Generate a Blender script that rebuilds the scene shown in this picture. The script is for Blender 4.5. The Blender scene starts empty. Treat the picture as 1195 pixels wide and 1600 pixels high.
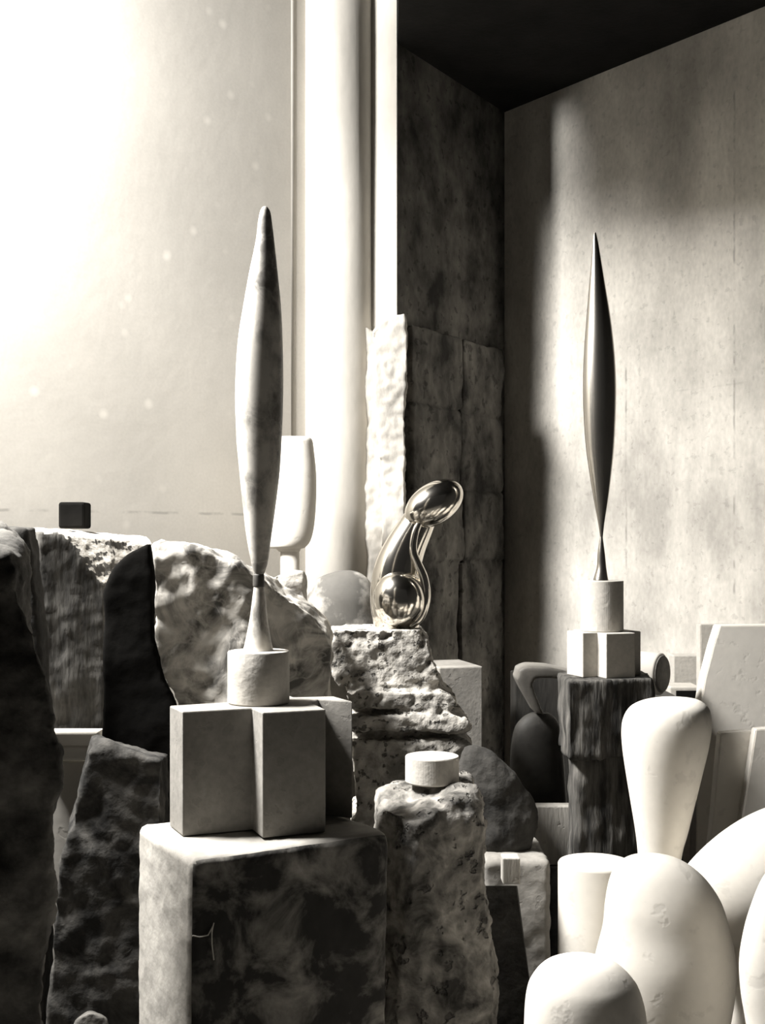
import bpy, bmesh, math, random
from mathutils import Vector, noise, Matrix
random.seed(4)
C = bpy.context.scene.collection
F = 1900.0; HZ = 850.0; CX = 597.5; CAMZ = 1.55

def P(px, py, Y):                     # point of the room seen at a pixel, at depth Y
    return Vector(((px-CX)/F*Y, Y, CAMZ-(py-HZ)/F*Y))
def XX(px, Y): return (px-CX)/F*Y
def ZZ(py, Y): return CAMZ-(py-HZ)/F*Y
def col(v): v *= .74; return (v, v*.945, v*.85, 1)

# ------------------------------------------------------------------ materials
def mat(name, dark, light, scale=6, lo=.35, hi=.65, rough=.85, bump=.3, bscale=45, stretch=(1,1,1),
        fine=.25, fscale=40, pits=0, pscale=25, metallic=0, veins=0, distort=0.0, lines=None, spots=0, spec=.3):
    m = bpy.data.materials.new(name); m.use_nodes = True
    nt = m.node_tree; N = nt.nodes; L = nt.links
    b = N['Principled BSDF']
    b.inputs['Roughness'].default_value = rough
    b.inputs['Metallic'].default_value = metallic
    b.inputs['Specular IOR Level'].default_value = spec
    tc = N.new('ShaderNodeTexCoord'); mp = N.new('ShaderNodeMapping'); mp.inputs['Scale'].default_value = stretch
    L.new(tc.outputs['Object'], mp.inputs['Vector'])
    n1 = N.new('ShaderNodeTexNoise'); n1.inputs['Scale'].default_value = scale; n1.inputs['Detail'].default_value = 7
    n1.inputs['Roughness'].default_value = .6; n1.inputs['Distortion'].default_value = distort
    L.new(mp.outputs[0], n1.inputs['Vector'])
    r = N.new('ShaderNodeValToRGB'); r.color_ramp.elements[0].position = lo; r.color_ramp.elements[1].position = hi
    r.color_ramp.elements[0].color = col(dark); r.color_ramp.elements[1].color = col(light)
    L.new(n1.outputs[0], r.inputs[0])
    out = r.outputs[0]
    def mix(mode, a, fac, c):
        x = N.new('ShaderNodeMix'); x.data_type = 'RGBA'; x.blend_type = mode
        if isinstance(fac, float): x.inputs[0].default_value = fac
        else: L.new(fac, x.inputs[0])
        L.new(a, x.inputs[6])
        if isinstance(c, tuple): x.inputs[7].default_value = c
        else: L.new(c, x.inputs[7])
        return x.outputs[2]
    def ramp(src, a, bb, inv=False):
        q = N.new('ShaderNodeMapRange'); q.inputs[1].default_value = a; q.inputs[2].default_value = bb
        q.inputs[3].default_value = 1 if inv else 0; q.inputs[4].default_value = 0 if inv else 1
        L.new(src, q.inputs[0]); return q.outputs[0]
    def math_(op, a, bv):
        q = N.new('ShaderNodeMath'); q.operation = op
        if isinstance(a, (int, float)): q.inputs[0].default_value = a
        else: L.new(a, q.inputs[0])
        if bv is not None:
            if isinstance(bv, (int, float)): q.inputs[1].default_value = bv
            else: L.new(bv, q.inputs[1])
        return q.outputs[0]
    if fine:
        n2 = N.new('ShaderNodeTexNoise'); n2.inputs['Scale'].default_value = fscale; n2.inputs['Detail'].default_value = 5
        L.new(mp.outputs[0], n2.inputs['Vector'])
        g = N.new('ShaderNodeValToRGB'); g.color_ramp.elements[0].position = .3; g.color_ramp.elements[1].position = .7
        g.color_ramp.elements[0].color = (.45,.45,.45,1); g.color_ramp.elements[1].color = (1.0,1.0,1.0,1)
        L.new(n2.outputs[0], g.inputs[0])
        out = mix('MULTIPLY', out, float(fine), g.outputs[0])
    pit = None
    if pits:
        n3 = N.new('ShaderNodeTexNoise'); n3.inputs['Scale'].default_value = pscale; n3.inputs['Detail'].default_value = 3
        L.new(tc.outputs['Object'], n3.inputs['Vector'])
        pit = ramp(n3.outputs[0], .60, .66)
        out = mix('MIX', out, math_('MULTIPLY', pit, float(pits)), col(dark*.3))
    if veins:
        n4 = N.new('ShaderNodeTexNoise'); n4.inputs['Scale'].default_value = scale*1.3; n4.inputs['Detail'].default_value = 5
        n4.inputs['Distortion'].default_value = 1.2
        L.new(tc.outputs['Object'], n4.inputs['Vector'])
        a = math_('ABSOLUTE', math_('SUBTRACT', n4.outputs[0], .5), None)
        out = mix('MIX', out, math_('MULTIPLY', ramp(a, 0, .03, True), float(veins)), col(min(1, light*1.15)))
    if spots:
        v = N.new('ShaderNodeTexVoronoi'); v.inputs['Scale'].default_value = 7; v.inputs['Randomness'].default_value = 1
        L.new(tc.outputs['Object'], v.inputs['Vector'])
        out = mix('MIX', out, math_('MULTIPLY', ramp(v.outputs[0], .05, .17, True), float(spots)), col(.92))
    if lines:                                  # joints: (axis, position, halfwidth, lo, hi along other axis, strength)
        sx = N.new('ShaderNodeSeparateXYZ'); L.new(tc.outputs['Object'], sx.inputs[0])
        n5 = N.new('ShaderNodeTexNoise'); n5.inputs['Scale'].default_value = 9; n5.inputs['Detail'].default_value = 6
        L.new(tc.outputs['Object'], n5.inputs['Vector'])
        wob = math_('MULTIPLY', math_('SUBTRACT', n5.outputs[0], .5), .012)
        for ax, p, hw, a0, a1, s in lines:
            c = sx.outputs[2] if ax == 'z' else sx.outputs[0]; o = sx.outputs[0] if ax == 'z' else sx.outputs[2]
            d = math_('ABSOLUTE', math_('ADD', math_('SUBTRACT', c, p), wob), None)
            k = ramp(d, hw*.5, hw*1.5, True)
            k = math_('MULTIPLY', k, math_('GREATER_THAN', o, a0)); k = math_('MULTIPLY', k, math_('LESS_THAN', o, a1))
            k = math_('MULTIPLY', k, ramp(n5.outputs[0], .47, .58)); k = math_('MULTIPLY', k, float(s))
            out = mix('MIX', out, k, col(dark*.25))
    L.new(out, b.inputs['Base Color'])
    if bump:
        n6 = N.new('ShaderNodeTexNoise'); n6.inputs['Scale'].default_value = bscale; n6.inputs['Detail'].default_value = 8
        L.new(mp.outputs[0], n6.inputs['Vector'])
        h = n6.outputs[0]
        if pit is not None: h = math_('SUBTRACT', h, math_('MULTIPLY', pit, 1.2))
        bp = N.new('ShaderNodeBump'); bp.inputs['Strength'].default_value = bump; bp.inputs['Distance'].default_value = .012
        L.new(h, bp.inputs['Height']); L.new(bp.outputs[0], b.inputs['Normal'])
    return m

M = {}
M['wall_pale'] = mat('pale limewashed wall', .70, .86, scale=1.6, lo=.3, hi=.7, rough=.95, bump=.05, bscale=18, fine=.12, fscale=90, spots=.9,
                     lines=[('z', 2.083, .005, -9, 1.07, .45), ('z', 1.672, .005, -9, 9, .35), ('x', 1.0, .004, 2.083, 2.40, .4), ('x', .45, .003, 1.2, 1.672, .3)])
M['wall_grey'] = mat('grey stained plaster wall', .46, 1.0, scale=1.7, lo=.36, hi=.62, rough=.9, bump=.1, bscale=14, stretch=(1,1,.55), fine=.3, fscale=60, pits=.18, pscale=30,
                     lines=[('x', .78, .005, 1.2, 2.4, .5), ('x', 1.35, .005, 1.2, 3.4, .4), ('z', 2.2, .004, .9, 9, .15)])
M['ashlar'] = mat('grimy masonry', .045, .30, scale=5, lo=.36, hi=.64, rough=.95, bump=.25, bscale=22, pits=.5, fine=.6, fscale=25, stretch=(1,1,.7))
M['dark_plaster'] = mat('very dark plaster', .008, .02, scale=3, rough=1, bump=.15, fine=.3)  # one very dark tone for the overhead pieces and side wall
M['plaster_col'] = mat('limewashed column', .58, .72, scale=3, rough=.95, bump=.1, bscale=20, fine=.12, stretch=(1,1,.4))
M['broken'] = mat('broken limewash', .34, .72, scale=8, lo=.34, hi=.56, rough=.95, bump=.35, bscale=30, fine=.25, stretch=(1,1,.5))
M['floor'] = mat('dusty concrete floor', .10, .22, scale=4, rough=.95, bump=.3)
M['plaster'] = mat('white casting plaster', .90, .98, scale=4, rough=.75, bump=.06, bscale=25, fine=.08, pits=.12, pscale=18)
M['marble'] = mat('grey veined marble', .30, .92, scale=8, lo=.40, hi=.56, rough=.4, bump=.03, bscale=30, fine=.12, fscale=60, veins=.35, stretch=(1.3,1.3,.9), spec=.4)
M['limestone'] = mat('pale limestone', .60, .72, scale=9, rough=.9, bump=.15, bscale=70, fine=.25, fscale=80)
M['limestone_grey'] = mat('worn grey limestone', .29, .42, scale=6, rough=.9, bump=.12, bscale=60, fine=.35, fscale=60, pits=.25, pscale=30)
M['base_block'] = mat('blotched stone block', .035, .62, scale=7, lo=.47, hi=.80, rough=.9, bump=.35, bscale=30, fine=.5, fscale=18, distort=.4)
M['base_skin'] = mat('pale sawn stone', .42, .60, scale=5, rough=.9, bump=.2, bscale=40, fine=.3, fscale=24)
M['mottled'] = mat('mottled pale rock', .13, .80, scale=6.5, lo=.38, hi=.58, rough=.8, bump=.35, bscale=22, fine=.3, fscale=20, distort=1.2, veins=.3)
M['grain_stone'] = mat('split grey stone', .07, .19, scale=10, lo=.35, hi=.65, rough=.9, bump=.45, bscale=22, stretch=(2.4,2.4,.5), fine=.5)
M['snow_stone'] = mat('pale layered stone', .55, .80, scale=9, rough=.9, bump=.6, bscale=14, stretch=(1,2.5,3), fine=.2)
M['dark_stone'] = mat('dark rough stone', .025, .09, scale=8, rough=.95, bump=.6, bscale=26, fine=.5, distort=.5)
M['low_stone'] = mat('dark chipped stone', .02, .16, scale=9, lo=.42, hi=.75, rough=.9, bump=.6, bscale=24, fine=.5, distort=.6)
M['porous'] = mat('porous limestone', .30, .68, scale=16, lo=.36, hi=.62, rough=.95, bump=.8, bscale=34, fine=.4, pits=.8, pscale=44, distort=.4)
M['rough_stone'] = mat('rough quarried stone', .08, .58, scale=12, lo=.36, hi=.70, rough=.95, bump=.8, bscale=28, fine=.55, pits=.5, pscale=26, distort=.5)
M['black'] = mat('black painted block and gap shade', .006, .012, scale=6, rough=1, bump=.1, spec=.05)
M['wood_old'] = mat('weathered oak', .03, .22, scale=9, lo=.38, hi=.72, rough=.9, bump=.7, bscale=20, stretch=(3,3,.45), fine=.6, fscale=30)
M['wood_dark'] = mat('dark polished wood', .02, .05, scale=5, rough=.45, bump=.1, stretch=(3,3,.6))
M['wood_pale'] = mat('pale sawn wood', .46, .62, scale=8, rough=.85, bump=.2, stretch=(3,3,.5), fine=.2, pits=.2)
M['bronze'] = mat('polished bronze', .95, 1.05, scale=3, rough=.15, bump=0, fine=0, metallic=1, spec=.5)
M['bronze_dark'] = mat('dark polished bronze', .62, .75, scale=3, rough=.27, bump=0, fine=0, metallic=1, spec=.5)
M['collar'] = mat('dark grey collar', .06, .14, scale=30, rough=.6, bump=.1)
M['boulder'] = mat('dark craggy boulder', .04, .26, scale=7, rough=.95, bump=.6, bscale=26, fine=.5)
M['log_end'] = mat('grey log end', .16, .34, scale=10, rough=.9, bump=.3)

# ------------------------------------------------------------------ objects
def obj(name, bm, m, parent=None, origin=None, smooth=False, ang=None):
    me = bpy.data.meshes.new(name)
    bmesh.ops.recalc_face_normals(bm, faces=bm.faces[:])
    if smooth:
        for f in bm.faces: f.smooth = True
    bm.to_mesh(me); bm.free()
    return obj_me(name, me, m, parent, origin, ang)
def obj_me(name, me, m, parent=None, origin=None, ang=None):
    if parent is not None: origin = Vector(parent.location)
    if origin is None:
        xs = [v.co for v in me.vertices]
        origin = Vector(((min(c.x for c in xs)+max(c.x for c in xs))/2, (min(c.y for c in xs)+max(c.y for c in xs))/2, min(c.z for c in xs)))
    me.transform(Matrix.Translation(-origin))
    for x in (m if isinstance(m, list) else [m]): me.materials.append(x)
    if ang and ang < 45: ang = None if len(me.polygons) < 900 and name != 'stone_drum' else ang
    if ang:
        me.shade_smooth() if hasattr(me, 'shade_smooth') else None
        try: me.set_sharp_from_angle(angle=math.radians(ang))
        except Exception: pass
    o = bpy.data.objects.new(name, me); C.objects.link(o)
    if parent is not None: o.parent = parent
    else: o.location = origin
    return o
def empty(name, loc, label, cat, group=None):
    o = bpy.data.objects.new(name, None); C.objects.link(o); o.location = loc
    o.empty_display_size = .05
    return tag(o, label, cat, group)
def tag(o, label, cat, group=None, kind=None):
    o['label'] = label; o['category'] = cat
    if group: o['group'] = group
    if kind: o['kind'] = kind
    return o
def struct(o): o['kind'] = 'structure'; return o

def box_bm(x0,x1,y0,y1,z0,z1, rz=0, bev=0.004, seg=2, bm=None, tilt=None):
    own = bm is None
    bm = bm or bmesh.new()
    c = Vector(((x0+x1)/2,(y0+y1)/2,z0))
    vs = bmesh.ops.create_cube(bm, size=1)['verts']
    R = Matrix.Rotation(rz, 4, 'Z')
    if tilt: R = R @ Matrix.Rotation(tilt[0], 4, 'X') @ Matrix.Rotation(tilt[1], 4, 'Y')
    for v in vs:
        p = Vector((v.co.x*(x1-x0), v.co.y*(y1-y0), (v.co.z+.5)*(z1-z0)))
        v.co = R @ p + c
    if bev:
        es = list({e for v in vs for e in v.link_edges})
        bmesh.ops.bevel(bm, geom=es, offset=bev, segments=seg, profile=.5, affect='EDGES')
    return bm
def prism_bm(poly, z0, z1, bev=.004, seg=2):
    bm = bmesh.new()
    f = bm.faces.new([bm.verts.new((p[0], p[1], z0)) for p in poly])
    r = bmesh.ops.extrude_face_region(bm, geom=[f])
    for v in r['geom']:
        if isinstance(v, bmesh.types.BMVert): v.co.z = z1
    bmesh.ops.recalc_face_normals(bm, faces=bm.faces[:])
    if bev: bmesh.ops.bevel(bm, geom=bm.edges[:], offset=bev, segments=seg, profile=.5, affect='EDGES')
    return bm
def loft_bm(rings, n=48, cap=True):
    """rings: (center Vector, rx, ry[, rz, axis tilt matrix])  -> closed tube of horizontal-ish ellipses"""
    bm = bmesh.new(); R = []
    for r in rings:
        c, rx, ry = r[0], r[1], r[2]
        T = r[3] if len(r) > 3 else Matrix.Identity(3)
        R.append([bm.verts.new(c + T @ Vector((rx*math.cos(2*math.pi*i/n), ry*math.sin(2*math.pi*i/n), 0))) for i in range(n)])
    for a, b in zip(R, R[1:]):
        for i in range(n): bm.faces.new((a[i], a[(i+1)%n], b[(i+1)%n], b[i]))
    if cap: bm.faces.new(R[0][::-1]); bm.faces.new(R[-1])
    return bm
def catmull(vals, k=8):
    out = []
    n = len(vals)
    for i in range(n-1):
        p0 = vals[max(0,i-1)]; p1 = vals[i]; p2 = vals[i+1]; p3 = vals[min(n-1,i+2)]
        for j in range(k):
            t = j/k
            out.append([.5*((2*b)+(-a+c)*t+(2*a-5*b+4*c-d)*t*t+(-a+3*b-3*c+d)*t**3) for a,b,c,d in zip(p0,p1,p2,p3)])
    out.append(list(vals[-1])); return out
def profile_px(rows, Y, depth=1.0, k=6, n=56, skew=0):
    """rows: (py, left px, right px), bottom to top -> lofted round body of real thickness at depth Y"""
    rs = []
    for py, l, r in catmull(rows, k):
        rad = max(.0006, (r-l)/2/F*Y)
        rs.append((P((l+r)/2, py, Y) + Vector((0, skew*(py-rows[0][0])/F, 0)), rad, rad*depth))
    return loft_bm(rs, n)
def tube_bm(path, radii, n=20, sq=1.0):
    pts = [Vector(p) for p in path]; rings = []
    bm = bmesh.new(); R = []
    up = Vector((0,1,0))
    for i, p in enumerate(pts):
        t = (pts[min(i+1,len(pts)-1)]-pts[max(i-1,0)]).normalized()
        a = t.cross(up).normalized(); b = a.cross(t).normalized()
        r = radii[i]
        R.append([bm.verts.new(p + a*math.cos(2*math.pi*j/n)*r + b*math.sin(2*math.pi*j/n)*r*sq) for j in range(n)])
    for a, b in zip(R, R[1:]):
        for i in range(n): bm.faces.new((a[i], a[(i+1)%n], b[(i+1)%n], b[i]))
    bm.faces.new(R[0][::-1]); bm.faces.new(R[-1]); return bm
def cyl_bm(c, r, z0, z1, n=64, bev=.004, ry=None):
    ry = ry or r
    c = Vector((c[0], c[1], 0))
    return loft_bm([(c+Vector((0,0,z0)), r-bev, ry-bev), (c+Vector((0,0,z0+bev)), r, ry), (c+Vector((0,0,(z0+z1)/2)), r, ry),
                    (c+Vector((0,0,z1-bev)), r, ry), (c+Vector((0,0,z1-bev*.3)), r-bev*.4, ry-bev*.4), (c+Vector((0,0,z1)), r-bev*1.5, ry-bev*1.5)], n)
def add_hull(bm, pts):
    vs = [bm.verts.new(p) for p in pts]
    r = bmesh.ops.convex_hull(bm, input=vs)
    junk = [g for g in r['geom_interior'] if isinstance(g, bmesh.types.BMVert)]
    if junk: bmesh.ops.delete(bm, geom=junk, context='VERTS')
def add_slab(bm, outline, Yf, Yb, base=0):
    """outline in pixels at depth Yf, extruded back to Yb, same real size"""
    f = [P(x, y, Yf) for x, y in outline]
    if base is not None:
        f = [Vector((p.x, p.y, max(p.z, base))) for p in f]
    a = [bm.verts.new(p) for p in f]; b = [bm.verts.new((p.x, Yb, p.z)) for p in f]
    bm.faces.new(a); bm.faces.new(b[::-1])
    for i in range(len(a)):
        j = (i+1) % len(a); bm.faces.new((a[j], a[i], b[i], b[j]))
def rock_mesh(bm, voxel, disp, smooth_it=1, fn=None, flat_bottom=None, top=None):
    bmesh.ops.recalc_face_normals(bm, faces=bm.faces[:])
    me = bpy.data.meshes.new('tmp'); bm.to_mesh(me); bm.free()
    o = bpy.data.objects.new('tmp', me); C.objects.link(o)
    md = o.modifiers.new('r', 'REMESH'); md.mode = 'VOXEL'; md.voxel_size = voxel
    if smooth_it:
        s = o.modifiers.new('s', 'SMOOTH'); s.iterations = smooth_it; s.factor = .5
    dg = bpy.context.evaluated_depsgraph_get(); dg.update()
    m2 = bpy.data.meshes.new_from_object(o.evaluated_get(dg))
    bpy.data.objects.remove(o); bpy.data.meshes.remove(me)
    zmin = min(v.co.z for v in m2.vertices)
    nr = [v.normal.copy() for v in m2.vertices]
    for v, nn in zip(m2.vertices, nr):
        d = 0
        for sc, amp, seed, kind in disp:
            q = Vector((v.co.x*sc[0]+seed, v.co.y*sc[1]+seed*.7, v.co.z*sc[2]-seed)) if isinstance(sc, tuple) else v.co*sc + Vector((seed, seed*.7, -seed))
            if kind == 'n': d += amp*noise.noise(q)
            elif kind == 'r': d += amp*(.5-abs(noise.noise(q))*2)
            elif kind == 'f': d += amp*noise.fractal(q, 1.0, 2.0, 4)
            elif kind == 'p': d -= amp*max(0, noise.noise(q)-.18)*2.2
            elif kind == 'c':                       # faceted chips
                d += amp*(noise.cell(q)-.5)
        if fn: d += fn(v.co, nn)
        v.co += nn*d
        if flat_bottom is not None and v.co.z < flat_bottom+.004: v.co.z = max(v.co.z, flat_bottom)
        if top is not None and v.co.z > top: v.co.z = top
    for p in m2.polygons: p.use_smooth = True
    return m2
def rock(name, bm, m, voxel=.012, disp=(), label='', cat='stone', group=None, smooth_it=1, fn=None, parent=None, fb=0, top=None):
    me = rock_mesh(bm, voxel, disp, smooth_it, fn, fb, top)
    o = obj_me(name, me, m, parent)
    if parent is None: tag(o, label, cat, group)
    return o
def subsurf(o, lv=2):
    s = o.modifiers.new('s', 'SUBSURF'); s.levels = lv; s.render_levels = lv; return o

# ------------------------------------------------------------------ the room
def wall(name, a, b, z0, z1, th, m, sub=False):
    """wall from a to b; its visible face looks towards the camera side"""
    a = Vector((a[0], a[1], 0)); b = Vector((b[0], b[1], 0)); L_ = (b-a).length
    ang = math.atan2(b.y-a.y, b.x-a.x)
    bm = bmesh.new(); box = bmesh.ops.create_cube(bm, size=1)['verts']
    for v in box: v.co = Vector(((v.co.x+.5)*L_, (v.co.y+.5)*th, z0+(v.co.z+.5)*(z1-z0)))
    me = bpy.data.meshes.new(name); bmesh.ops.recalc_face_normals(bm, faces=bm.faces[:]); bm.to_mesh(me); bm.free()
    me.materials.append(m); o = bpy.data.objects.new(name, me); C.objects.link(o)
    o.location = a; o.rotation_euler.z = ang
    return struct(o)
SOF = 3.68; TOP = 5.6
W0 = Vector((-.52, 5.0)); WD = Vector((.77, .64))
wl0 = W0 - WD*2.6; wl1 = W0 + WD*.27
# local x of wall_left: 0 at wl0; px 370 lies near 2.55
wall('wall_left', wl0, wl1, 0, TOP, .2, M['wall_pale'])
CORN = Vector((XX(788, 6.0), 6.0)); EDGE = Vector((XX(620, 5.15), 5.15))
# masonry reveal behind the pillar
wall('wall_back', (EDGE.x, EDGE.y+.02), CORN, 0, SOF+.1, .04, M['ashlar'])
RD = Vector((.61, -.79))
wr1 = CORN + RD*1.8
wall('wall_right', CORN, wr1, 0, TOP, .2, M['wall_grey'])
wall('wall_side_unseen', wr1, wr1+Vector((.35,-3.6)), 0, TOP, .2, M['dark_plaster'])  # unseen wall, made very dark to cut bounce light
# floor
bm = bmesh.new(); bmesh.ops.create_grid(bm, size=.5)
bm = box_bm(-4.2, 3.6, -1.0, 7.0, -.1, 0, bev=0)
struct(obj('floor', bm, M['floor']))
# low soffit of the loft over the recess, left end extended to shade the right wall
bm = prism_bm([(.064, 4.70), (-.45, 4.70), (-.45, 4.1), (3.3, 4.1), (3.3, 6.6), (.6, 6.6), (.064, 5.3)], SOF, SOF+.25, bev=0)
struct(obj('ceiling', bm, M['dark_plaster']))
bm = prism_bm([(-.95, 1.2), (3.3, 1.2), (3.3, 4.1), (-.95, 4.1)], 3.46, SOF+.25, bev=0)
struct(obj('ceiling_shade_slab', bm, M['dark_plaster']))  # unseen slab added to keep skylight off the upper right wall
struct(obj('ceiling_light_blocker', box_bm(-1.46, -1.36, 1.2, 3.72, 3.60, TOP, bev=.004), M['dark_plaster']))  # unseen piece added beside the skylight to dim the right wall's top
struct(obj('ceiling_light_blocker', box_bm(-.92, 2.2, 4.1, 4.35, 3.52, SOF+.25, bev=.004), M['dark_plaster']))  # second unseen blocker, added to shade the upper right wall
# ashlar courses standing proud of the reveal (lower part)
def ashlar():
    bm = bmesh.new()
    d = (CORN-EDGE); Ld = d.length; d.normalize(); nrm = Vector((d.y, -d.x))
    ang = math.atan2(d.y, d.x)
    zs = [0, .55, 1.0, 1.47, 1.80, 2.16, 2.50]
    for i, (z0, z1) in enumerate(zip(zs, zs[1:])):
        s = [0.06, .50, .93] if i % 2 == 0 else [.06, .52, .93]
        for a, b in zip(s, s[1:]):
            c = EDGE + d*((a+b)/2*Ld)
            w = (b-a)*Ld-.017; pr = .036 + random.uniform(-.008, .008)
            box_bm(c.x-w/2, c.x+w/2, c.y-pr, c.y+pr, z0+.007, z1-.007, rz=ang, bev=.007, bm=bm)
    me = rock_mesh(bm, .0085, [(6, .010, 3, 'f'), (24, .004, 5, 'f')], 1)
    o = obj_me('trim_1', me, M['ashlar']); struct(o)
ashlar()
# half-round column
cc = Vector((XX(524, 5.27), 5.27, 0))
rc = .165
bm = loft_bm([(cc, rc, rc), (cc+Vector((0,0,2.0)), rc, rc), (cc+Vector((0,0,TOP)), rc, rc)], 64)
struct(obj('trim_2', bm, M['plaster_col'], smooth=True))
# slim pipe-like rib
cc = Vector((XX(453, 5.12), 5.142, 2.0))
struct(obj('trim_3', loft_bm([(cc, .026, .030), (cc+Vector((0,0,TOP-2)), .026, .030)], 24), M['plaster_col'], smooth=True))
# flat pilaster face turned to the light
bm = prism_bm([(XX(578, 5.2), 5.22), (EDGE.x, EDGE.y), (EDGE.x+.02, EDGE.y+.15), (XX(575, 5.4), 5.42)], 1.9, TOP, bev=.003)
struct(obj('trim_4', bm, M['plaster_col']))
# broken lower pilaster
bm = bmesh.new()
add_slab(bm, [(592,1400),(634,1400),(632,640),(636,560),(634,490),(600,499),(582,515),(586,640),(598,760),(598,900)], 5.08, 5.3)
rock_o = obj_me('trim_5', rock_mesh(bm, .010, [(7, .012, 3, 'f'), (30, .005, 2, 'f')]), M['broken']); struct(rock_o)
bm = bmesh.new()
add_slab(bm, [(545,1400),(604,1400),(601,700),(586,520),(560,505),(545,560)], 5.17, 5.3)
rock_o = obj_me('trim_6', rock_mesh(bm, .010, [(6, .012, 9, 'f'), (30, .005, 2, 'f')]), M['broken']); struct(rock_o)

# ------------------------------------------------------------------ left: big base block
u = Vector((.876, .482)); v_ = Vector((-.482, .876))
bc = Vector((XX(297, 2.71), 2.71))
ZB = .85
def pl(o, a, b, s, t): q = o + a*s + b*t; return (q.x, q.y)
poly = [pl(bc,u,v_,0,0), pl(bc,u,v_,.508,0), pl(bc,u,v_,.508,.39), pl(bc,u,v_,0,.39)]
bm = box_bm(0, .508, 0, .39, 0, ZB, bev=.02, seg=4)
me = rock_mesh(bm, .010, [((5,5,3), .008, 4, 'n'), (22, .0025, 2, 'f')], 1, None, 0, ZB)
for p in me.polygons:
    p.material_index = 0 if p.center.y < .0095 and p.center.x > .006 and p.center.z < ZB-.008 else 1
me.transform(Matrix.Translation((bc.x, bc.y, 0)) @ Matrix.Rotation(math.radians(28.8), 4, 'Z'))
o = obj_me('stone_pedestal', me, [M['base_block'], M['base_skin']])
tag(o, 'big rectangular stone pedestal with dark blotched front and pale left side under the cross-shaped block', 'pedestal')

pt = P(333, 1440, 2.70)
def wirept(px, py):                    # bent wire hangs on the dark front face
    d = Vector(((px-CX)/F, 1, -(py-HZ)/F)); n_ = Vector((u.y, -u.x, 0)); o_ = Vector((bc.x, bc.y, 0)) + n_*.006
    t_ = (o_ - Vector((0,0,CAMZ))).dot(n_)/d.dot(n_); return Vector((0,0,CAMZ)) + d*t_
bm = tube_bm([wirept(*a) for a in [(301,1462),(312,1464),(325,1461),(330,1452),(334,1442),(331,1456),(331,1475),(334,1500)]], [.0015]*8, 8)
tag(obj('bent_wire', bm, M['limestone']), 'thin bent pale wire on the dark front of the big pedestal', 'wire')

# cross-shaped block
u2 = Vector((.927, .375)); v2 = Vector((-.375, .927)); c0 = Vector((XX(410, 2.885), 2.885))
def q(s, t): r = c0 + u2*s + v2*t; return (r.x, r.y)
e = (XX(551, 3.09), 3.09); e2 = (XX(485, 3.14), 3.14)
poly = [q(0,0), q(.159,0), q(.165,.12), (XX(497,3.135),3.135), e, q(.262,.23), q(.159,.25), q(.159,.33), q(0,.33), q(0,.22), q(-.178,.205), q(-.172,.088), q(0,.088)]
bm = prism_bm(poly, ZB+.002, 1.15, bev=.0035)
o = obj('cross_plinth', bm, M['limestone_grey'], ang=30)
tag(o, 'large pale grey cross-shaped stone plinth standing on the big blotched pedestal', 'plinth')
# drum
dc = (XX(404, 3.06), 3.06)
o = obj('stone_drum', cyl_bm(dc, .0775, 1.15, 1.282, bev=.004), M['limestone'], ang=35)
tag(o, 'short pale stone drum on the large cross-shaped plinth carrying the marble spindle', 'drum')
# marble spindle
Yb = 3.06
s = empty('marble_sculpture', (dc[0], dc[1], 1.282), 'tall grey veined marble spindle with flared foot on the left drum', 'sculpture')
rows = [(898,396,412),(880,392.5,418),(838,385,424),(787,379,431),(736,374,437),(685,369.5,440),(633,367.5,442),(582,368.5,442.5),(531,372,441.5),(479,380,439),(428,389,434),(377,399.5,428.5),(348,403,425),(332,406,422.5),(325,409,419),(322.5,412,416)]
o = obj('body', profile_px(rows, Yb, .92), M['marble'], s, ang=60)
rows = [(1015.8,379,427),(1010,381,425.5),(992,385,422),(967,390,418),(941,393.5,415.5),(915,396.5,412)]
o = obj('foot', profile_px(rows, Yb, 1), M['marble'], s, ang=60)
rows = [(917,396,412.5),(914,395,413),(900,395,413),(897,396,412)]
o = obj('collar', profile_px(rows, Yb, 1), M['collar'], s, ang=60); o['label'] = 'dark collar at the neck'

# ------------------------------------------------------------------ left stones
bm = bmesh.new()
Y = 2.55
add_hull(bm, [P(-160,862,Y), P(16,860,Y), P(40,872,Y+.05), P(-160,1000,Y-.08), P(60,1000,Y), P(88,1180,Y-.02), P(95,1260,Y+.05),
              P(-160,815,Y+.3), P(0,822,Y+.25), P(25,840,Y+.3), P(75,1150,Y+.25), P(60,1500,Y), P(40,1900,Y), P(-160,1900,Y-.1), P(-160,1900,Y+.3), P(50,1900,Y+.25)])
for_w = None
rock('boulder', bm, M['boulder'], .012, [(3, .04, 5, 'f'), (9, .018, 1, 'f'), (30, .006, 2, 'f')], 'tall dark craggy boulder filling the far left side of the photo', 'boulder')

bm = bmesh.new()     # split stone with pale chipped top
add_hull(bm, [P(60,828,3.58), P(95,832,3.60), P(163,918,3.64), P(166,1200,3.64), P(60,1200,3.57), P(40,1200,3.60),
              P(42,826,3.82), P(238,848,3.95), P(270,1200,4.05), P(258,900,4.05), P(30,850,4.02), P(30,1200,4.02), P(230,838,4.03), P(100,826,4.03)])
low = []
add_hull(bm, [Vector((XX(40,3.6),3.6,0)), Vector((XX(166,3.64),3.64,0)), Vector((XX(278,4.05),4.05,0)), Vector((XX(30,4.02),4.02,0)),
              P(166,1200,3.64)+Vector((0,0,.02)), P(40,1200,3.60)+Vector((0,0,.02)), P(270,1200,4.05)+Vector((0,0,.02)), P(30,1200,4.02)+Vector((0,0,.02))])
me = rock_mesh(bm, .011, [((3,3,9), .005, 5, 'f'), ((16,16,4), .005, 8, 'f'), (40, .003, 2, 'f')], 1, None, 0)
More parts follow.
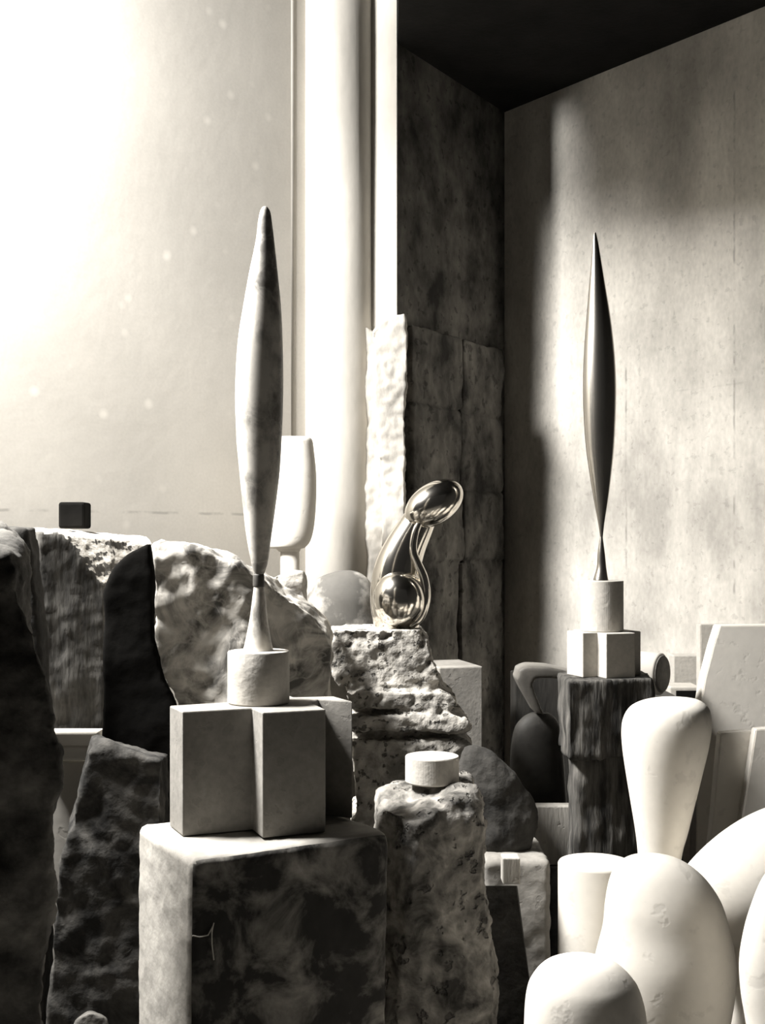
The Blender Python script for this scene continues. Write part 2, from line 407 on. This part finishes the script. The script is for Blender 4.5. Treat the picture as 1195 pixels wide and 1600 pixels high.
for p in me.polygons:
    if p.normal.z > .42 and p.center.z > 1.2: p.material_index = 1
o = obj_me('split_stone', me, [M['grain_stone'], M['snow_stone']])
tag(o, 'large split grey stone with pale chipped top behind the left boulder carrying the black block', 'stone')
# black block on top
b = box_bm(XX(96,3.88), XX(137,3.88), 3.84, 3.93, ZZ(826,3.9)-.0, ZZ(785,3.88), bev=.008)
tag(obj('block', b, M['black'], ang=40), 'small black block standing on top of the split grey stone', 'block')
# thin dark slab left of it
bm = bmesh.new(); add_slab(bm, [(-30,828),(44,822),(52,900),(62,1010),(70,1400),(70,2000),(-40,2000)], 3.35, 3.45)
rock('slab', bm, M['dark_stone'], .012, [(8, .012, 4, 'f')], 'thin dark stone slab squeezed between the left boulder and the split stone', 'slab')

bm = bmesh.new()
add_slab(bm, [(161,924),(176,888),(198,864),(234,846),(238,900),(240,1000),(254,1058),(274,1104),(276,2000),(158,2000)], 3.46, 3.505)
rock('gap_shade_slab', bm, M['black'], .009, [(8, .006, 4, 'f')], 'black slab added as the shade in the gap between the split stone and the mottled boulder', 'slab')  # fills the unlit gap; the shade is put into its black colour

bm = bmesh.new()     # mottled rock
add_slab(bm, [(238,856),(262,852),(330,864),(360,876),(392,893),(438,925),(482,962),(508,992),(514,1040),(512,1110),(520,1900),(262,1900),(274,1110),(256,1060),(242,1000)], 3.52, 3.74)
mb = rock('mottled_boulder', bm, M['mottled'], .010, [(5, .022, 11, 'f'), (11, .009, 7, 'r'), (28, .006, 3, 'f')], 'large mottled pale boulder sloping down to the right behind the marble spindle', 'boulder', smooth_it=4)

for w_ in mb.data.vertices:            # its right flank turns away towards the back
    gx = w_.co.x + mb.location.x
    if gx > -.40: w_.co.y += .72*(gx+.40)
bm = bmesh.new()     # low dark chipped stone
add_hull(bm, [P(148,1152,3.22), P(252,1188,3.2), P(150,1150,3.42), P(262,1180,3.42), P(140,1175,3.2), P(112,1280,3.2), P(114,1280,3.42),
              Vector((XX(62,3.2),3.2,0)), Vector((XX(254,3.2),3.2,0)), Vector((XX(62,3.2),3.44,0)), P(84,1420,3.2), Vector((XX(254,3.2),3.44,0))])
rock('low_stone', bm, M['low_stone'], .011, [(6, .012, 3, 'f'), (22, .007, 4, 'f')], 'low dark chipped stone directly left of the cross-shaped plinth', 'stone')
t = empty('moulded_plinth', (XX(110,3.6), 3.6, 0), 'white moulded plinth peeping out between the left boulder and the low dark stone', 'plinth')
obj('shaft', box_bm(XX(60,3.56), XX(140,3.56), 3.52, 3.56+.0, 0, ZZ(1190,3.52), bev=.004), M['plaster'], t)
obj('cornice', box_bm(XX(60,3.5), XX(150,3.5), 3.47, 3.55, ZZ(1186,3.5), ZZ(1162,3.5), bev=.008), M['plaster'], t)
obj('cap', box_bm(XX(60,3.5), XX(156,3.5), 3.46, 3.55, ZZ(1162,3.5), ZZ(1142,3.5), bev=.004), M['plaster'], t)
bm = bmesh.new(); add_hull(bm, [P(118,1592,3.0), P(140,1580,3.0), P(166,1590,3.0), P(172,1640,3.0), P(112,1640,3.0), P(120,1595,3.1), P(142,1578,3.1), P(168,1592,3.1),
    Vector((XX(108,3.0),2.98,0)), Vector((XX(176,3.0),2.98,0)), Vector((XX(108,3.0),3.12,0)), Vector((XX(176,3.0),3.12,0))])
rock('stub', bm, M['boulder'], .008, [(20, .004, 2, 'f')], 'small rounded grey stone at the bottom edge left of the big pedestal', 'stone', smooth_it=5)

# ------------------------------------------------------------------ centre: porous stone and bronze
bm = bmesh.new()
Y0 = 3.92
add_slab(bm, [(508,990),(540,984),(655,984),(668,1000),(678,1040),(692,1072),(528,1074),(514,1040)], Y0, 4.22)
add_slab(bm, [(546,1060),(676,1060),(690,1300),(566,1300)], Y0+.035, 4.20)
add_slab(bm, [(540,1083),(694,1080),(714,1094),(716,1106),(700,1110),(546,1106)], Y0-.035, 4.24)
add_slab(bm, [(542,1119),(704,1118),(728,1124),(738,1138),(732,1144),(546,1143)], Y0-.045, 4.26)
add_slab(bm, [(548,1156),(728,1156),(742,1174),(744,1240),(744,1300),(560,1300),(552,1200)], Y0-.03, 4.26)
add_slab(bm, [(548,1280),(745,1280),(750,2000),(548,2000)], Y0-.03, 4.26)
rock('porous_pedestal', bm, M['porous'], .008, [(9, .008, 11, 'f'), (26, .014, 7, 'p'), (45, .005, 3, 'f')], 'porous limestone pedestal with deep horizontal grooves under the polished bronze form', 'pedestal', smooth_it=1, top=ZZ(984, Y0))
ZT = ZZ(984, Y0)
Yz = 4.04
s = empty('bronze_sculpture', (XX(625,Yz), Yz, ZT), 'curved polished bronze form with round lower bulb on the porous pedestal', 'sculpture')
def ellipsoid(c, a, b_, cc_, rot):     # a,b,c radii, rotation about Y axis
    bm = bmesh.new(); bmesh.ops.create_uvsphere(bm, u_segments=48, v_segments=32, radius=1)
    R = Matrix.Rotation(rot, 3, 'Y')
    for v in bm.verts: v.co = c + R @ Vector((v.co.x*a, v.co.y*b_, v.co.z*cc_))
    return bm
k = Yz/F
o = obj('head', ellipsoid(P(678,787,Yz-.03), 50*k, 34*k, 32*k, math.radians(-33)), M['bronze'], s, smooth=True)
path = catmull([(618,983,32),(616,950,37),(617,915,38),(622,885,36),(633,855,32),(647,828,28),(660,805,24),(672,790,18)], 6)
o = obj('neck', tube_bm([P(a,b,Yz) for a,b,c in path], [c*k for a,b,c in path], 40), M['bronze'], s, smooth=True)
o = obj('bulb', ellipsoid(P(624,936,Yz-.05), 41*k, 40*k, 45*k, 0), M['bronze'], s, smooth=True)
path = catmull([(640,980,4),(657,965,6),(665,935,7.5),(662,905,7.5),(652,880,7),(645,860,6.5),(648,835,6),(656,815,5)], 6)
o = obj('rib', tube_bm([P(a,b,Yz-.06) for a,b,c in path], [c*k for a,b,c in path], 16), M['bronze'], s, smooth=True)
path = catmull([(600,985,6),(622,978,8),(650,972,6)], 6)
o = obj('foot', cyl_bm((XX(625,Yz), Yz-.0), 30*k, ZT-.01, ZT+.012, 40, .003), M['bronze'], s, smooth=True)

# round pale stone with a groove, and grey rock behind
bm = bmesh.new()
rs = catmull([(1040,484,600),(1000,478,600),(960,476,592),(930,480,588),(905,495,575),(894,520,560),(891,536,546)], 6)
o = obj('round_stone', loft_bm([(P((l+r)/2, y, 4.6), (r-l)/2/F*4.6, (r-l)/2/F*4.6*.8) for y,l,r in rs], 48), mat('round pale stone', .14, .66, scale=4, lo=.42, hi=.56, rough=.8, bump=.15, bscale=20, fine=.2), ang=60)
tag(o, 'round-topped pale stone with a grey patch left of the bronze form', 'stone')
bs = box_bm(XX(484,4.6), XX(600,4.6), 4.46, 4.74, 0, ZZ(1041,4.6), bev=.01)
tag(obj('plinth', bs, M['limestone_grey']), 'grey plinth hidden behind the porous pedestal under the round pale stone', 'plinth')
bm = bmesh.new(); add_hull(bm, [P(418,905,4.3), P(440,892,4.3), P(474,892,4.3), P(479,945,4.3), P(470,1000,4.3), P(405,1000,4.3), P(420,905,4.38), P(445,890,4.38), P(478,894,4.38), P(470,1000,4.4), P(405,1000,4.4),
     Vector((XX(400,4.3),4.28,0)), Vector((XX(474,4.3),4.28,0)), Vector((XX(400,4.3),4.4,0)), Vector((XX(474,4.3),4.4,0))])
rock('rough_block', bm, mat('grey flecked rock', .30, .62, scale=14, rough=.9, bump=.5), .010, [(9, .014, 3, 'f'), (30,.004,1,'f')], 'small grey rock showing between the marble spindle and the round pale stone', 'stone')
# white rounded plaster form by the wall
rows = [(1500,440,470),(905,438,468),(862,436,468),(856,420,476),(845,418,485),(820,418,491),(780,418,494),(740,419,494),(700,420,490),(688,421,488),(683,424,484)]
o = obj('plaster_form', profile_px(rows, 4.78, .7, k=3), M['plaster'], ang=60)
tag(o, 'white rounded plaster form on a narrow stem against the limewashed wall', 'plaster')
# pale block right of porous pedestal
bm = box_bm(XX(668,4.62), XX(738,4.62), 4.5, 4.78, 0, ZZ(1040,4.55), rz=math.radians(14), bev=.005)
tag(obj('stone_block', bm, M['limestone_grey'], ang=40), 'upright grey stone block just right of the porous pedestal', 'block')

# ------------------------------------------------------------------ centre front: rough tall stone with drum
bm = bmesh.new()
Y = 3.15
add_hull(bm, [P(598,1262,3.14), P(690,1262,3.1), P(745,1230,3.2), P(612,1222,3.4), P(735,1213,3.42), P(580,1275,3.2), P(590,1240,3.35),
              P(650,1290,3.05), P(756,1290,3.15), P(762,1420,3.12), P(640,1420,3.06), P(582,1380,3.16), P(590,1560,3.14), P(766,1620,3.12),
              Vector((XX(590,3.15),3.12,0)), Vector((XX(768,3.15),3.08,0)), Vector((XX(768,3.15),3.42,0)), Vector((XX(600,3.15),3.42,0)), P(755,1290,3.45)])
rock('rough_pedestal', bm, M['rough_stone'], .009, [(4, .022, 2, 'f'), (9, .014, 9, 'f'), (34, .006, 3, 'f')], 'rough craggy upright stone right of the big pedestal with a short drum on it', 'pedestal')
Yd = 3.3
tag(obj('low_drum', cyl_bm((XX(675,Yd), Yd), 42*Yd/F, ZZ(1222,Yd), ZZ(1180,Yd), bev=.004), M['limestone'], ang=35), 'short pale drum lying on top of the rough craggy upright stone', 'drum')

# dark rounded mass
rows = [(1334,768,800),(1331,745,818),(1322,730,833),(1290,722,840),(1250,718,834),(1215,716,812),(1190,716,785),(1172,720,760),(1164,726,745)]
bm = profile_px(rows, 3.72, .55, k=5)
rock('dark_stone', bm, M['dark_stone'], .010, [(6, .012, 3, 'f'), (22,.004,2,'f')], 'dark rounded stone resting on the grey block right of the rough craggy stone', 'stone', smooth_it=2, fb=None)
bm = box_bm(XX(752,3.62), XX(858,3.62), 3.58, 3.88, 0, ZZ(1338,3.62), bev=.012)
me = rock_mesh(bm, .010, [(6, .006, 3, 'f'), (22,.003,2,'f')], 1, None, 0)
tag(obj_me('grey_block', me, M['limestone_grey']), 'worn grey block with rounded top edge beneath the dark rounded stone', 'block')
bm = bmesh.new(); add_hull(bm, [P(752,1384,3.46), P(806,1384,3.46), P(828,1640,3.46), P(752,1384,3.54), P(808,1384,3.54), Vector((XX(752,3.46),3.46,0)), Vector((XX(850,3.46),3.46,0)), Vector((XX(752,3.46),3.54,0)), Vector((XX(850,3.46),3.54,0))])
tag(obj('dark_slab', bm, M['dark_stone']), 'dark tapering slab standing between the rough craggy stone and the grey block', 'slab')
tag(obj('offcut', box_bm(XX(784,3.5), XX(811,3.5), 3.475, 3.535, ZZ(1384,3.46), ZZ(1338,3.5), bev=.003), M['wood_pale']), 'small pale offcut standing on the dark tapering slab', 'offcut')
# pale slab behind
t = obj('pale_slab', box_bm(XX(834,4.06), XX(892,4.06), 4.04, 4.10, ZZ(1352,4.04), ZZ(1260,4.04), bev=.004), M['wood_pale'])
tag(t, 'upright pale board left of the weathered timber post', 'board')
tag(obj('dark_block', box_bm(XX(822,4.06), XX(888,4.06), 4.02, 4.12, 0, ZZ(1352,4.04), bev=.004), M['dark_stone']), 'dark block under the upright pale board', 'block')

# ------------------------------------------------------------------ timber post and right sculpture
ZP = ZZ(1062, 3.76)
t = empty('timber_post', (XX(945,3.9), 3.9, 0), 'weathered dark timber post with notched lower half carrying the small cross-shaped plinth', 'post')
def woodfn(co, n): return 0 if abs(n.z) > .8 else .004*noise.noise(Vector((co.x*40, co.y*40, co.z*3)))+.012*noise.fractal(Vector((co.x*9,co.y*9,co.z*5)),1,2,4)+.003*noise.noise(Vector((co.x*90, co.y*90, co.z*9)))
bm = prism_bm([(XX(888,3.74),3.74), (XX(1018,3.80),3.80), (XX(1006,4.05),4.05), (XX(870,3.98),3.98)], ZZ(1186,3.76), ZP, bev=.006)
obj_me('post_head', rock_mesh(bm, .009, [(5,.012,2,'f')], 1, woodfn, None, ZP), M['wood_old'], t)
bm = prism_bm([(XX(900,3.78),3.78), (XX(1006,3.82),3.82), (XX(1000,4.0),4.0), (XX(884,3.95),3.95)], 0, ZZ(1180,3.76), bev=.006)
obj_me('post_shaft', rock_mesh(bm, .010, [(5,.01,4,'f')], 1, woodfn, 0), M['wood_old'], t)
# small cross plinth
cy = 3.9; k = cy/F
a = math.radians(20); uu = Vector((math.cos(a), math.sin(a))); vv = Vector((-uu.y, uu.x)); o3 = Vector((XX(943,cy), cy))
w, l = .052, .105
pts = [(-w,-l),(w,-l),(w,-w),(l,-w),(l,w),(w,w),(w,l),(-w,l),(-w,w),(-l,w),(-l,-w),(-w,-w)]
ZS = ZZ(986, cy)
ZP2 = ZP+.0005
tag(obj('small_cross_plinth', prism_bm([pl(o3,uu,vv,s_,t_) for s_,t_ in pts], ZP2, ZS, bev=.0025), M['limestone'], ang=30), 'small pale cross-shaped plinth on top of the weathered timber post', 'plinth')
o = obj('tall_drum', cyl_bm((XX(940.5,cy), cy), 33*k, ZS, ZZ(907,cy), bev=.0025), M['limestone'], ang=35)
tag(o, 'pale upright drum on the small cross-shaped plinth carrying the dark metal spindle', 'drum')
s = empty('metal_sculpture', (XX(940,cy), cy, ZZ(907,cy)), 'slender dark polished metal spindle on the tall drum at right', 'sculpture')
rows = [(840,937.5,941.5),(832,936.5,942.5),(815,934,944.5),(780,927.5,950),(740,921,955),(700,915.5,959),(650,912,961.5),(600,911,962),(550,912.5,959.5),(500,916,954),(450,920,946),(410,923.5,939.5),(385,925.5,935.5),(370,926.5,932.5),(363.5,928,931)]
obj('body', profile_px(rows, cy, .95, k=8), M['bronze_dark'], s, ang=60)
rows = [(906.5,927,950.5),(902,928,949.5),(885,932.5,947),(865,933.5,945),(850,935.5,943),(838,937.5,941.5)]
obj('foot', profile_px(rows, cy, 1, k=6), M['bronze_dark'], s, ang=60)

# dark curved forms left of the post
rows = [(1350,800,890),(1250,798,885),(1180,797,880),(1140,803,876),(1122,815,868),(1114,828,858)]
bm = profile_px(rows, 4.35, .6, k=5)
o = obj('dark_dome', bm, mat('smooth grey wood', .05, .09, scale=6, rough=.6, bump=.1), ang=60)
tag(o, 'dark rounded wooden dome in shadow left of the timber post', 'carving')
zb = ZZ(1350,4.35)
tag(obj('dark_plinth', box_bm(XX(798,4.35), XX(892,4.35), 4.25, 4.48, 0, zb, bev=.004), M['dark_stone']), 'dark plinth under the rounded wooden dome behind the pale board', 'plinth')
tag(obj('dark_backdrop', box_bm(XX(806,4.6), XX(900,4.6), 4.62, 4.8, 0, ZZ(1056,4.6), bev=.004), M['wood_dark']), 'tall dark crate added to darken the space behind the hooked wooden carving', 'backdrop')  # added box whose dark colour stands for shade left of the post
bm = bmesh.new()
add_slab(bm, [(812,1046),(826,1041),(860,1043),(905,1052),(905,1066),(860,1060),(838,1060),(832,1070),(836,1084),(850,1116),(836,1116),(818,1082),(808,1062)], 4.28, 4.44, None)
me = rock_mesh(bm, .007, [(8,.004,2,'n')], 4, None, None)
tag(obj_me('curved_bracket', me, mat('grey waxed wood', .22, .34, scale=6, rough=.5, bump=.1)), 'hooked wooden carving with pale curved top resting on the dark dome', 'carving')

# log behind the post
R = Matrix.Rotation(math.radians(90), 3, 'X') 
def log():
    t = empty('log', (XX(1020,4.35), 4.35, ZZ(1086,4.35)), 'short pale rounded log end lying right of the small cross-shaped plinth', 'log')
    c = P(1034, 1053, 4.25); r = 33*4.25/F
    ax = Vector((-.8, .6, 0))
    path = [c+ax*d for d in (0.0,.006,.1,.2,.24)]
    obj('bark', tube_bm(path, [r*.9, r, r*1.02, r*.98, r*.8], 40), M['plaster'], t, smooth=True)
    o = obj('end_face', tube_bm([c-ax*.006, c-ax*.004, c+ax*.001], [r*.78, r*.86, r*.9], 40), M['log_end'], t); o['label'] = 'grey sawn end face'
    return r
log()
tag(obj('dark_stand', box_bm(XX(975,4.4), XX(1046,4.4), 4.2, 4.5, 0, ZZ(1087,4.3), bev=.004), M['wood_dark']), 'dark wooden stand under the short pale log', 'stand')

# ------------------------------------------------------------------ right: white plaster forms
def leanrows(rows, Y, depth, k=6, n=56): return profile_px(rows, Y, depth, k, n)
rows = [(1420,1000,1056),(1340,997,1064),(1300,993,1074),(1250,985,1086),(1200,977,1098),(1170,973,1105),(1145,971.5,1109),(1125,974,1110),(1108,983,1107),(1098,998,1099),(1092,1020,1086),(1089.5,1044,1062)]
o = obj('bulb_form', leanrows(rows, 3.45, .9), M['plaster'], ang=70)
tag(o, 'upright white plaster bulb, wide at the top and tapering down, among the plaster forms', 'plaster')
zb = ZZ(1420, 3.45)
tag(obj('plaster_block', box_bm(XX(985,3.45), XX(1070,3.45), 3.37, 3.53, 0, zb+.002, bev=.004), M['plaster']), 'white plaster block hidden beneath the upright bulb', 'block')
# cylinder
Yc = 3.16
tag(obj('plaster_cylinder', cyl_bm((XX(930,Yc), Yc), 58*Yc/F, 0, ZZ(1352,Yc-.04), bev=.007), M['plaster'], ang=50), 'upright white plaster cylinder left of the rounded torso form', 'plaster')
# torso
rows = [(1960,960,1110),(1760,945,1120),(1660,935,1128),(1600,928,1138),(1550,926,1146),(1500,930,1148),(1450,942,1138),(1410,946,1126),(1378,952,1106),(1355,962,1082),(1341,980,1056),(1335.5,1002,1032)]
bm = leanrows(rows, 2.9, .8, 6, 56)
o = obj('torso_form', bm, M['plaster'], ang=70)
zt = ZZ(1960, 2.9)
tag(o, 'large swelling white plaster torso form in front of the upright bulb', 'plaster')
# low dome front
rows = [(1985,820,1005),(1700,818,1012),(1600,819,1010),(1550,823,1000),(1525,833,985),(1505,852,962),(1495,878,935),(1491,898,915)]
o = obj('dome_form', leanrows(rows, 2.56, .8), M['plaster'], ang=70)
tag(o, 'low white plaster dome at the bottom edge in front of the cylinder', 'plaster')
# big egg right
def egg():
    bm = bmesh.new(); bmesh.ops.create_uvsphere(bm, u_segments=56, v_segments=40, radius=1)
    c = P(1195, 1375, 3.25); R = Matrix.Rotation(math.radians(-24), 3, 'Y')
    for v in bm.verts:
        q_ = Vector((v.co.x*.285, v.co.y*.16, v.co.z*.165)); 
        q_.z *= 1 + .25*q_.x/.285
        v.co = c + R @ q_
    return bm, c
bm, c = egg()
o = obj('egg_form', bm, M['plaster'], smooth=True); zl = o.location.z
tag(o, 'huge white plaster egg lying at the right edge behind the torso form', 'plaster')
tag(obj('egg_stand', box_bm(XX(1150,3.25), XX(1290,3.25), 3.14, 3.36, 0, zl+.004, bev=.004), M['plaster']), 'white plaster stand under the huge egg at the right edge', 'stand')
# far right tapering form
rows = [(1985,1200,1330),(1700,1180,1320),(1600,1166,1310),(1550,1158,1300),(1500,1156,1290),(1450,1164,1280),(1410,1176,1270),(1380,1188,1262),(1360,1200,1250)]
o = obj('tapering_form', leanrows(rows, 2.66, .7), M['plaster'], ang=70)
tag(o, 'white plaster form cut off by the right edge in front of the egg', 'plaster')
# leaning boards and slabs behind
def board(name, outline, Yf, th, m, label, cat='board'):
    bm = bmesh.new(); add_slab(bm, outline, Yf, Yf+th)
    bmesh.ops.recalc_face_normals(bm, faces=bm.faces[:])
    bmesh.ops.bevel(bm, geom=bm.edges[:], offset=.003, segments=2, affect='EDGES')
    return tag(obj(name, bm, m), label, cat)
board('leaning_board', [(1126,1146),(1176,1142),(1140,1420),(1120,1900),(1075,1900),(1112,1300)], 3.95, .05, M['plaster'], 'leaning white board right of the upright bulb')
board('leaning_board', [(1181,1140),(1240,1136),(1240,1900),(1130,1900),(1158,1290)], 3.9, .05, M['plaster'], 'leaning white board at the right edge above the egg')
board('plaster_slab', [(1125,978),(1300,976),(1300,2000),(1085,2000),(1090,1130),(1102,1060),(1115,1010)], 4.3, .09, M['plaster'], 'big white plaster slab standing against the right wall', 'slab')
board('plaster_slab', [(1094,976),(1150,976),(1150,1900),(1094,1900)], 4.46, .06, M['limestone'], 'slightly darker slab behind the big white plaster slab', 'slab')
t = empty('plaster_box', (XX(1075,4.6), 4.6, 0), 'pale low box with a dark slot behind the upright bulb', 'box')
obj('body', box_bm(XX(1044,4.6), XX(1093,4.6), 4.58, 4.72, 0, ZZ(1072,4.6), rz=0, bev=.006), M['limestone'], t)
obj('slot', box_bm(XX(1056,4.58), XX(1088,4.58), 4.572, 4.59, ZZ(1091,4.58), ZZ(1079,4.58), bev=.002), M['black'], t)
tag(obj('back_block', box_bm(XX(1050,4.82), XX(1112,4.82), 4.8, 4.88, 0, ZZ(1024,4.8), bev=.005), M['limestone']), 'pale squared block behind the low box, against the right wall', 'block')

# ------------------------------------------------------------------ light
def area(name, loc, target, sx, sy, energy):
    l = bpy.data.lights.new(name, 'AREA'); l.shape = 'RECTANGLE'; l.size = sx; l.size_y = sy; l.energy = energy
    l.color = (1, .985, .96)
    o = bpy.data.objects.new(name, l); C.objects.link(o); o.location = loc
    o.rotation_euler = (Vector(target)-Vector(loc)).to_track_quat('-Z', 'Y').to_euler()
    return o
area('skylight_daylight', (-2.2, 3.15, 4.0), (0, 3.7, 1.0), .9, .7, 950)
w = bpy.data.worlds.new('World'); bpy.context.scene.world = w; w.use_nodes = True
bg = w.node_tree.nodes['Background']; bg.inputs[0].default_value = (1, .97, .92, 1); bg.inputs[1].default_value = .025

# ------------------------------------------------------------------ camera
cam = bpy.data.cameras.new('Camera'); co = bpy.data.objects.new('Camera', cam); C.objects.link(co)
cam.sensor_fit = 'VERTICAL'; cam.sensor_height = 36; cam.sensor_width = 36
cam.lens = F/1600*36; cam.shift_y = (HZ-800)/1600
co.location = (0, 0, CAMZ); co.rotation_euler = (math.pi/2, 0, 0)
sc = bpy.context.scene; sc.camera = co
sc.view_settings.view_transform = 'Standard'; sc.view_settings.look = 'None'
sc.view_settings.exposure = -.28; sc.view_settings.gamma = 1; sc.view_settings.use_curve_mapping = False
